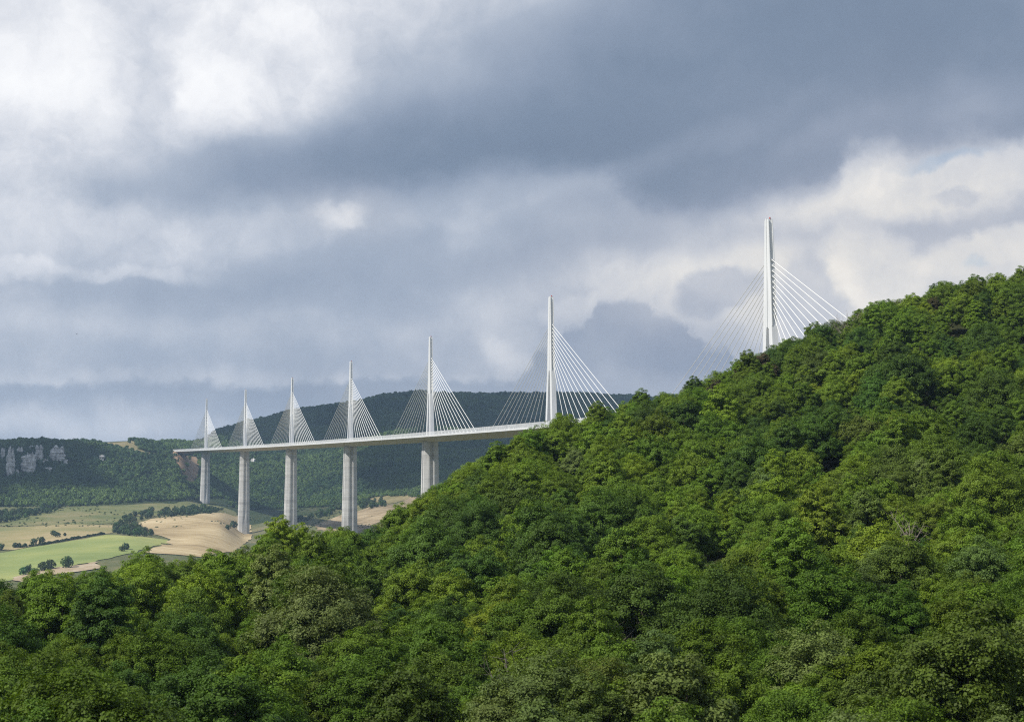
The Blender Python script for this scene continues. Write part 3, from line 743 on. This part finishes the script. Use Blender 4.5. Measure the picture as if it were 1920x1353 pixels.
NUMW = ['one', 'two', 'three', 'four', 'five', 'six', 'seven', 'eight', 'nine', 'ten', 'eleven', 'twelve']
ORDW = ['first', 'second', 'third', 'fourth', 'fifth', 'sixth', 'seventh', 'eighth', 'ninth', 'tenth', 'eleventh', 'twelfth']
label = {}
for (size, kn, band, cname), ids in combo.items():
    ids = sorted(ids, key=lambda i: qx[i]); n = len(ids)
    for q, i in enumerate(ids):
        where = {'skyline': 'on the skyline', 'bottom row': 'in the bottom row', 'lower slope': 'on the lower slope', 'middle slope': 'on the middle slope'}[band]
        o = '' if n == 1 else ', '+(ORD[n][q] if n in ORD else f'{ORDW[min(q, 11)]} from left')
        label[i] = f'{size} {kn} oak {where} {cname}{o}'
label[i_pale] = 'largest pale grey-green oak low in the wood below the far piers'
BANDG = {True: 'oaks along the wooded skyline', False: 'nearest oaks of the hillside wood'}
for i in sorted(solo):
    t = empty('oak_tree', (px_[i], py_[i], z_[i]), rot[i]); t.scale = (scl[i], scl[i], scl[i]*(.95+.1*random.random()))
    tag(t, label[i], 'tree', BANDG[i in sky_i and i not in near_i])
    c = bpy.data.objects.new('crown', CROWN[pid[i]]); C.objects.link(c); c.parent = t; c['tint'] = [float(q) for q in tints[i]]
    k = bpy.data.objects.new('trunk', TRUNK[pid[i]]); C.objects.link(k); k.parent = t

# ---------------- geometry-node scatter (for woods nobody could count)
def scatter(name, pts, protos, label, tint, scale, rotz, idx):
    me = bpy.data.meshes.new(name+'_points'); me.vertices.add(len(pts)); me.vertices.foreach_set('co', np.asarray(pts, np.float32).ravel())
    add_attr(me, 'tint', 'POINT', 'FLOAT_COLOR', np.concatenate([tint, np.ones((len(pts), 1))], 1))
    add_attr(me, 'spin', 'POINT', 'FLOAT_VECTOR', np.stack([rotz*0, rotz*0, rotz], 1)); add_attr(me, 'size', 'POINT', 'FLOAT_VECTOR', scale); add_attr(me, 'pick', 'POINT', 'INT', idx)
    o = link(name, me); tag(o, label, kind='stuff')
    ng = bpy.data.node_groups.new(name+'_scatter', 'GeometryNodeTree')
    ng.interface.new_socket('Geometry', in_out='INPUT', socket_type='NodeSocketGeometry'); ng.interface.new_socket('Geometry', in_out='OUTPUT', socket_type='NodeSocketGeometry')
    n = ng.nodes; l = ng.links; gi = n.new('NodeGroupInput'); go = n.new('NodeGroupOutput'); iop = n.new('GeometryNodeInstanceOnPoints')
    l.new(gi.outputs[0], iop.inputs['Points'])
    join = n.new('GeometryNodeGeometryToInstance'); srcs = []
    for objs in protos:
        j = n.new('GeometryNodeJoinGeometry')
        for ob in objs:
            oi = n.new('GeometryNodeObjectInfo'); oi.inputs[0].default_value = ob; oi.transform_space = 'ORIGINAL'; l.new(oi.outputs['Geometry'], j.inputs[0])
        srcs.append(j)
    for j in srcs[::-1]: l.new(j.outputs[0], join.inputs[0])
    l.new(join.outputs[0], iop.inputs['Instance']); iop.inputs['Pick Instance'].default_value = True
    def named(nm, dt, sock):
        a = n.new('GeometryNodeInputNamedAttribute'); a.data_type = dt; a.inputs[0].default_value = nm; l.new(a.outputs[0], iop.inputs[sock])
    named('pick', 'INT', 'Instance Index'); named('size', 'FLOAT_VECTOR', 'Scale')
    a = n.new('GeometryNodeInputNamedAttribute'); a.data_type = 'FLOAT_VECTOR'; a.inputs[0].default_value = 'spin'
    e = n.new('FunctionNodeEulerToRotation'); l.new(a.outputs[0], e.inputs[0]); l.new(e.outputs[0], iop.inputs['Rotation'])
    l.new(iop.outputs[0], go.inputs[0]); md = o.modifiers.new('scatter', 'NODES'); md.node_group = ng; return o
first = {}
for o in C.objects:
    if o.type == 'MESH' and o.parent and o.parent.name.startswith('oak_tree'):
        for k in range(len(SPEC)):
            if o.data == CROWN[k]: first.setdefault((k, 'c'), o)
            if o.data == TRUNK[k]: first.setdefault((k, 't'), o)
protos = [(first[(k, 'c')], first[(k, 't')]) for k in range(len(SPEC))]
rest = np.array([i for i in range(N) if i not in solo])
scatter('hillside_wood', np.stack([px_, py_, z_], 1)[rest], protos, 'dense sunlit oak wood covering the foreground hillside', tints[rest], np.stack([scl]*3, 1)[rest], rot[rest], pid[rest])

# ---------------- low undergrowth between the trunks is left to the shade; far woods
def puff(seed, n=260, leaf=1.05):
    """a whole far crown of a few hundred spray-sized faces, 1 m radius"""
    g = np.random.default_rng(seed); lob = unit(g.normal(size=(7, 3)))*.42; lob[:, 2] = np.abs(lob[:, 2])*.9+.55
    ci = g.integers(0, 7, n); d = unit(g.normal(size=(n, 3))); d[:, 2] += .25; d = unit(d)
    c = lob[ci]+d*(.50+.12*g.random((n, 1))); nrm = unit(d+g.normal(size=(n, 3))*.35)
    tx = unit(np.cross(nrm, g.normal(size=(n, 3)))); ty = np.cross(nrm, tx); s = leaf*.30*(.7+.6*g.random((n, 1)))
    v = np.stack([c-tx*s*.5, c+ty*s*.4, c+tx*s*.5, c-ty*s*.4], 1).reshape(-1, 3)
    me = mesh('crown', v, np.arange(n*4).reshape(-1, 4)); add_attr(me, 'leaf_shade', 'FACE', 'FLOAT', g.random(n)*.8); me.materials.append(M_FAR); return me
PUFF = [puff(30+k) for k in range(5)]
def trunk_small():
    v, f = merge(tube([np.array([0, 0, -.25]), np.array([.03, 0, .3]), np.array([0, .02, .8])], [.07, .055, .03], 6)); me = mesh('trunk', v, f); me.materials.append(M_BARK); return me
PTRUNK = trunk_small()
def far_tree(x, y, h, kind_label, group, tint, name='field_tree', cat='tree', wide=.55):
    z = float(ground(x, y)); t = empty(name, (x, y, z), random.random()*6.28); t.scale = (h*wide*random.uniform(.8, 1.25), h*wide*random.uniform(.8, 1.25), h*.62); t.rotation_euler.x = random.gauss(0, .06); tag(t, kind_label, cat, group)
    c = bpy.data.objects.new('crown', random.choice(PUFF)); C.objects.link(c); c.parent = t; c['tint'] = [float(q)*(1+random.gauss(0, .1)) for q in tint]
    k = bpy.data.objects.new('trunk', PTRUNK); C.objects.link(k); k.parent = t; return t
DK = (.040, .076, .022); GR = (.056, .100, .026)
singles = [(3, 1031, 9, 'round dark tree cut by the left picture edge beside the green field'),
    (28, 1027, 7, 'leftmost small tree at the hedge end'), (36, 1026, 6, 'second small tree from the left at the hedge end'), (46, 1025, 5, 'low bush-like tree between the hedge end pairs'),
    (62, 1022, 9, 'left one of two round trees at the hedge start'), (76, 1020, 10, 'right one of two round trees at the hedge start'),
    (100, 1005, 8, 'left round tree of the small clump in the tan meadow'), (107, 1007, 7, 'right round tree of the small clump in the tan meadow'), (121, 1005, 5, 'tiny tree right of the meadow clump'),
    (44, 1072, 9, 'leftmost tree below the green field by the track'), (54, 1069, 10, 'second tree from left along the track'), (64, 1070, 7, 'small tree in the track row left of the gap'),
    (80, 1064, 10, 'left one of the paired trees by the track'), (94, 1061, 11, 'right one of the paired trees by the track'), (125, 1058, 13, 'largest round tree right of the track'),
    (234, 1031, 9, 'lone pale tree at the tip of the green field'), (228, 1034, 7, 'bush left of the lone pale tree'),
    (428, 994, 9, 'left one of two scraggly trees left of the second farthest pier'), (438, 990, 12, 'right one of two scraggly trees left of the second farthest pier'),
    (563, 976, 10, 'lone round tree right of the third farthest pier'), (694, 933, 8, 'low round tree on the dry grass behind the middle pier')]
for (x, y, h, lb) in singles:
    X, Y, _ = on_ray(x, y+(7 if 1050 < y < 1080 else 0)); far_tree(X, Y, h, lb, 'single trees among the valley fields', DK if y < 1040 else GR)
# hedge: one thing, clipped line of bushes
h0 = [on_ray(x, y) for x, y in ((38, 1027), (80, 1022), (120, 1014), (160, 1007), (197, 1001))]
pp = []
for a, b in zip(h0[:-1], h0[1:]):
    k = max(2, int(math.hypot(b[0]-a[0], b[1]-a[1])/3.2))
    pp += [(a[0]+(b[0]-a[0])*q/k, a[1]+(b[1]-a[1])*q/k) for q in range(k)]
vs = []; fs = []; sh = []
for (x, y) in pp:
    me = random.choice(PUFF); co = np.empty(len(me.vertices)*3, np.float32); me.vertices.foreach_get('co', co); co = co.reshape(-1, 3)
    s_ = random.uniform(1.5, 2.9); co = co*np.array([s_*1.1, s_*1.1, s_*.85])+np.array([x, y, float(ground(x, y))]); b = sum(len(q) for q in vs); vs.append(co); fs.append(np.arange(len(co)).reshape(-1, 4)+b)
V_ = np.concatenate(vs); org = V_.mean(0); me = mesh('hedge', V_-org, np.concatenate(fs)); me.materials.append(M_FAR); add_attr(me, 'leaf_shade', 'FACE', 'FLOAT', RNG.random(len(me.polygons))*.8)
hd = link('hedge', me); hd.location = org; hd['tint'] = [.030, .055, .020]; tag(hd, 'long dark hedge between the tan meadow and the green field', 'hedge')
# copses: trees one can tell apart, standing in clumps
def inpoly(p, E):
    c = False; j = len(E)-1
    for i in range(len(E)):
        if (E[i][1] > p[1]) != (E[j][1] > p[1]) and p[0] < (E[j][0]-E[i][0])*(p[1]-E[i][1])/(E[j][1]-E[i][1])+E[i][0]: c = not c
        j = i
    return c
copses = [([(212, 1000), (212, 985), (230, 972), (262, 962), (290, 958), (290, 968), (262, 980), (250, 988), (286, 1000), (285, 1006), (250, 1006)], 'tree of the copse between the tan meadow and the stubble field', 'trees of the copse by the stubble field', 11, 7.5),
          ([(293, 972), (294, 958), (340, 953), (395, 953), (425, 960), (400, 963), (350, 967)], 'tree of the belt above the stubble field', 'trees of the belt above the stubble field', 9, 6.5),
          ([(557, 978), (585, 966), (640, 945), (645, 952), (620, 965), (580, 977)], 'tree of the row behind the middle piers', 'trees of the row behind the middle piers', 10, 7.5),
          ([(668, 954), (668, 938), (700, 934), (724, 940), (725, 953)], 'tree of the block of wood right of the middle pier', 'trees of the wood block right of the middle pier', 12, 7),
          ([(-20, 985), (-20, 966), (60, 958), (118, 950), (118, 957), (70, 966), (30, 976)], 'tree of the dark wood strip at the left edge', 'trees of the dark strip at the left edge', 10, 8)]
for poly, lb, grp, stp, h in copses:
    W = [on_ray(*p)[:2] for p in poly]; xs = [w[0] for w in W]; ys = [w[1] for w in W]
    x = min(xs)
    while x < max(xs):
        y = min(ys)
        while y < max(ys):
            q = (x+random.uniform(-.4, .4)*stp, y+random.uniform(-.4, .4)*stp*1.2)
            if inpoly(q, W): far_tree(q[0], q[1], h*random.choice((.55, .8, 1., 1.15, 1.35))*random.uniform(.9, 1.1), lb, grp, DK if random.random() < .6 else GR, 'copse_tree')
            y += stp*1.6
        x += stp
# ---------------- the forest of the plateau edge
def forest(name, label, amin, amax, sp_, rmax_f, keep, tint_f, hgt=7.4):
    rr = np.linspace(2300, 4350, 10)
    xs = np.arange(4300*math.sin(amin)*1.02, (2300 if amax < 0 else 4300)*math.sin(amax), sp_); ys = np.arange(1400, 4350, sp_)
    X, Y = np.meshgrid(xs, ys, indexing='ij'); X = (X+RNG.uniform(-.45, .45, X.shape)*sp_).ravel(); Y = (Y+RNG.uniform(-.45, .45, Y.shape)*sp_).ravel()
    r = np.hypot(X, Y); a = np.arctan2(X, Y); m = (a > amin) & (a < amax) & (r > np.interp(a, _fa, FOOT[:, 1])) & (r < rmax_f(a)); X, Y, r, a = X[m], Y[m], r[m], a[m]
    Z = ground(X, Y); m = keep(X, Y, Z, r, a); X, Y, Z, r, a = X[m], Y[m], Z[m], r[m], a[m]; n = len(X)
    sc = np.clip(RNG.normal(1, .26, n)+.12*vnoise(X, Y, 45), .5, 1.9)*hgt*.54
    size = np.stack([sc*RNG.uniform(.85, 1.15, n), sc*RNG.uniform(.85, 1.15, n), sc*RNG.uniform(.9, 1.2, n)], 1)
    scatter(name, np.stack([X, Y, Z-.6], 1), [(p,) for p in far_protos], label, tint_f(X, Y, n), size, RNG.uniform(0, 6.28, n), RNG.integers(0, len(far_protos), n)); return n
fc = {}
for o in C.objects:
    if o.type == 'MESH' and o.data in PUFF: fc.setdefault(o.data.name, o)
far_protos = list(fc.values())
CLIFFS = [(18, 868, 12, 46), (52, 868, 20, 33), (72, 848, 13, 26), (106, 850, 22, 26), (90, 880, 10, 11), (60, 838, 9, 9), (190, 858, 7, 13), (205, 879, 5, 6), (160, 838, 5, 5), (474, 862, 8, 10), (119, 878, 5, 6), (4, 850, 6, 20), (36, 846, 9, 15), (122, 866, 6, 12), (84, 866, 8, 12), (30, 884, 8, 9)]
ROCKS = []
for (x, y, w, h) in CLIFFS:
    X, Y, Z = on_ray(x, y+h*.55 if y < 900 else y, 2300); ROCKS.append((X, Y, Z, w, h))
bald = [on_ray(*p)[:2] for p in [(172, 829), (250, 826), (254, 834), (270, 846), (322, 853), (312, 857), (262, 850), (215, 838), (180, 834)]]
bank = [on_ray(*p)[:2] for p in [(318, 850), (345, 850), (370, 853), (377, 882), (370, 903), (358, 910), (346, 900), (337, 886), (328, 868)]]
def keep_f(X, Y, Z, r, a):
    m = np.ones(len(X), bool)
    for (cx, cy, cz, w, h) in ROCKS:
        m &= ~((np.abs(X-cx) < w*.45) & (Y > cy-6) & (Y < cy+h*.45) & (RNG.random(len(X)) > .16))
    qx, qy = proj(X, Y, Z)
    for E in (bald, bank):
        E = np.array(E); c = np.zeros(len(X), bool); j = len(E)-1
        for i in range(len(E)):
            cond = ((E[i, 1] > Y) != (E[j, 1] > Y)); xi = (E[j, 0]-E[i, 0])*(Y-E[i, 1])/(E[j, 1]-E[i, 1]+1e-9)+E[i, 0]; c ^= cond & (X < xi); j = i
        m &= ~(c & (RNG.random(len(X)) > .03))
    # keep the road line clear where the deck meets the plateau
    dx = X-vpt(6*SPAN+230)[0]; dy = Y-vpt(6*SPAN+230)[1]; m &= np.hypot(dx, dy) > 26
    for i in range(7):
        B = vpt(i*SPAN); m &= np.hypot(X-B[0], Y-B[1]) > 16
    m &= RNG.random(len(X)) < np.clip(1.05+.30*vnoise(X, Y, 70)+.25*vnoise(X, Y, 24), .25, 1)
    return m
def tint_f(X, Y, n):
    k = np.clip(.5+.42*vnoise(X, Y, 130)+.25*vnoise(X, Y, 38)+RNG.normal(size=n)*.26, 0, 1.25)[:, None]
    return (1-k)*np.array([.034, .080, .020])+k*np.array([.100, .165, .034])
a0 = float(pdir(-160, 900)[0]); a1 = float(pdir(385, 900)[0]); a2 = float(pdir(1330, 900)[0])
n1 = forest('cliff_wood', 'dark green wood on the hillside with the pale cliffs', a0, a1, 5.6, lambda a: np.where(a < float(pdir(240, 900)[0]), 2960, np.where(a < float(pdir(300, 900)[0]), 3260, 3600)), keep_f, tint_f)
n2 = forest('plateau_forest', 'blue green forest covering the long plateau behind the viaduct', a1, a2, 6.2, lambda a: 4020+0*a, keep_f, tint_f)
# scrub dotted over the rough meadow
bx = []
while len(bx) < 700:
    X, Y, Z = on_ray(random.uniform(-60, 700), random.uniform(942, 1000), 1600)
    if float(vnoise(X, Y, 40)) > .15 and proj(X, Y, Z)[1] < 990: bx.append((X, Y, Z-.2))
bx = np.array(bx); nb = len(bx); q = RNG.uniform(.5, 1.5, nb)
scatter('meadow_scrub', bx, [(p,) for p in far_protos], 'low scrub bushes dotted over the rough meadow under the woods', tint_f(bx[:, 0], bx[:, 1], nb)*.8, np.stack([q*1.4, q*1.4, q], 1), RNG.uniform(0, 6.28, nb), RNG.integers(0, len(far_protos), nb))
print('trees', N, n1, n2)

# ---------------- limestone cliffs showing through the wood
cliff_words = ['tall narrow pale cliff at the left picture edge', 'broad pale cliff in the middle of the outcrop', 'pale cliff above and right of the broad one', 'wide pale cliff block at the top of the hill', 'small grey crag under the wide cliff block',
    'small grey crag near the hilltop', 'lone pale crag right of the cliffs', 'little pale rock below the lone crag', 'small grey rock below the bald hilltop', 'grey crag in the wood behind the second farthest pylon', 'small crag right of the wide cliff block', 'grey cliff cut by the left picture edge', 'short grey ledge between the two tallest cliffs', 'narrow grey ledge just right of the wide block', 'grey ledge under the gap between the two right cliffs', 'low grey ledge at the foot of the tall narrow cliff']
for n_, ((X, Y, Z, w, h), lb) in enumerate(zip(ROCKS, cliff_words)):
    bm = bmesh.new(); bmesh.ops.create_icosphere(bm, subdivisions=5 if w > 8 else 4, radius=1)
    for v in bm.verts:
        c = v.co.copy(); m = max(abs(c.x), abs(c.y)*.8, abs(c.z)); c = c*(.48/m+.52)          # squarish lump
        zz = c.z*.5+.5; e = Vector((n_*11.3, c.x*1.1, c.z*1.9)); e2 = Vector((c.x*2.3, n_*7.1, c.z*.5))
        wd = w*.53*(1+.42*mnoise.noise(Vector((n_*3.7, 1.0, c.z*2.1)))+.25*mnoise.noise(Vector((n_*3.7, c.x, c.z*5.))))
        tp = h*.54*(1+.45*mnoise.noise(Vector((c.x*2.2, n_*5.3, 2.)))+.25*mnoise.noise(Vector((c.x*5.5, n_*5.3, 7.))))
        p = Vector((c.x*wd, c.y*7, c.z*tp+h*.5)); p.y += (zz-.5)*h*.35
        ledge = mnoise.noise(Vector((p.x*.05+n_, 3., p.z*.34)))*3.2; crack = -abs(mnoise.noise(Vector((p.x*.42, n_*2.2, p.z*.05))))*5.0
        d = mnoise.noise_vector(p*.33+Vector((n_*5, 3, 0)))*1.0
        p.y -= ledge+crack; p += Vector((d.x*.9, d.y*.9, d.z*.8)); v.co = p
    me = bpy.data.meshes.new('limestone_cliff'); bm.to_mesh(me); bm.free(); me.materials.append(M_ROCK)
    o = link('limestone_cliff', me); o.location = (X, Y+3, Z-2); o.rotation_euler = (0, 0, -math.atan2(X, Y)); tag(o, lb, 'cliff', 'limestone crags in the hillside wood')

# ---------------- a bare dead tree on the skyline and the bird
def dead_tree(x, y, h, lb, seed):
    g = np.random.default_rng(seed); z = float(ground(x, y)); t = empty('dead_tree', (x, y, z)); tag(t, lb, 'tree')
    tr = tube([np.array([0, 0, -1.]), np.array([.05, 0, h*.3]), np.array([.2, .1, h*.6])], [.16, .12, .08], 7); me = mesh('trunk', *tr); link('trunk', me, M_DEAD, t)
    ps = []
    for k in range(16):
        b = np.array([.05+.15*k/16, .05*k/16, h*(.25+.35*k/16)]); a = g.random()*6.28; L = h*(.28+.22*g.random())
        e = b+np.array([math.cos(a)*L*.7, math.sin(a)*L*.7, L*.8]); m = (b+e)/2+g.normal(size=3)*.15; ps.append(tube([b, m, e], [.06, .035, .012], 5))
        for q in range(5):
            u = b+(e-b)*(.4+.12*q); w = u+g.normal(size=3)*L*.22+np.array([0, 0, L*.16]); ps.append(tube([u, (u+w)/2+g.normal(size=3)*.05, w], [.022, .015, .006], 4))
    link('branch', mesh('branch', *merge(*ps)), M_DEAD, t)
def near_point(px, r):
    a, _ = pdir(px, 700); return r*math.sin(a), r*math.cos(a)
x, y = near_point(1590, 399); dead_tree(x, y, 12.6, 'bare grey dead tree on the skyline right of the nearest pylon', 5)
for (px__, r__), lb_, sd_ in zip(SNAGS, ('bare brown snag in a dark gap low in the wood left of the largest pylon', 'bare brown dead tree in a gap between the two nearest pylons', 'bare brown dead tree among the oaks under the right end of the hill'), (9, 6, 12)):
    x, y = near_point(px__, r__); dead_tree(x, y, 9.5, lb_, sd_)
a, s_ = pdir(144, 626); br = 420.
bird = empty('bird', (br*math.sin(a), br*math.cos(a), br*float(s_)), .5); tag(bird, 'tiny dark bird gliding in the grey sky at left', 'bird')
v, f = tube([np.array([0, -.26, 0]), np.array([0, -.1, .02]), np.array([0, .1, .02]), np.array([0, .24, .03]), np.array([0, .33, .02])], [.02, .07, .075, .05, .015], 8)
link('body', mesh('body', v, f), M_BIRD, bird)
for sg in (-1, 1):
    v = [(0, .12, .03), (0, -.06, .03), (sg*.3, .0, .16), (sg*.3, .17, .16), (sg*.62, -.08, .10), (sg*.56, .06, .11)]
    v = v+[(p[0], p[1], p[2]-.015) for p in v]; f = [[0, 1, 2, 3], [3, 2, 4, 5], [6, 9, 8, 7], [9, 11, 10, 8], [0, 3, 9, 6], [3, 5, 11, 9], [5, 4, 10, 11], [4, 2, 8, 10], [2, 1, 7, 8]]
    link('wing', mesh('wing', v, f), M_BIRD, bird)
v = [(-.03, -.22, 0), (.03, -.22, 0), (.09, -.46, 0), (-.09, -.46, 0)]; v = v+[(p[0], p[1], .02) for p in v]
link('tail', mesh('tail', v, [[0, 1, 2, 3], [7, 6, 5, 4], [0, 4, 5, 1], [1, 5, 6, 2], [2, 6, 7, 3], [3, 7, 4, 0]]), M_BIRD, bird)
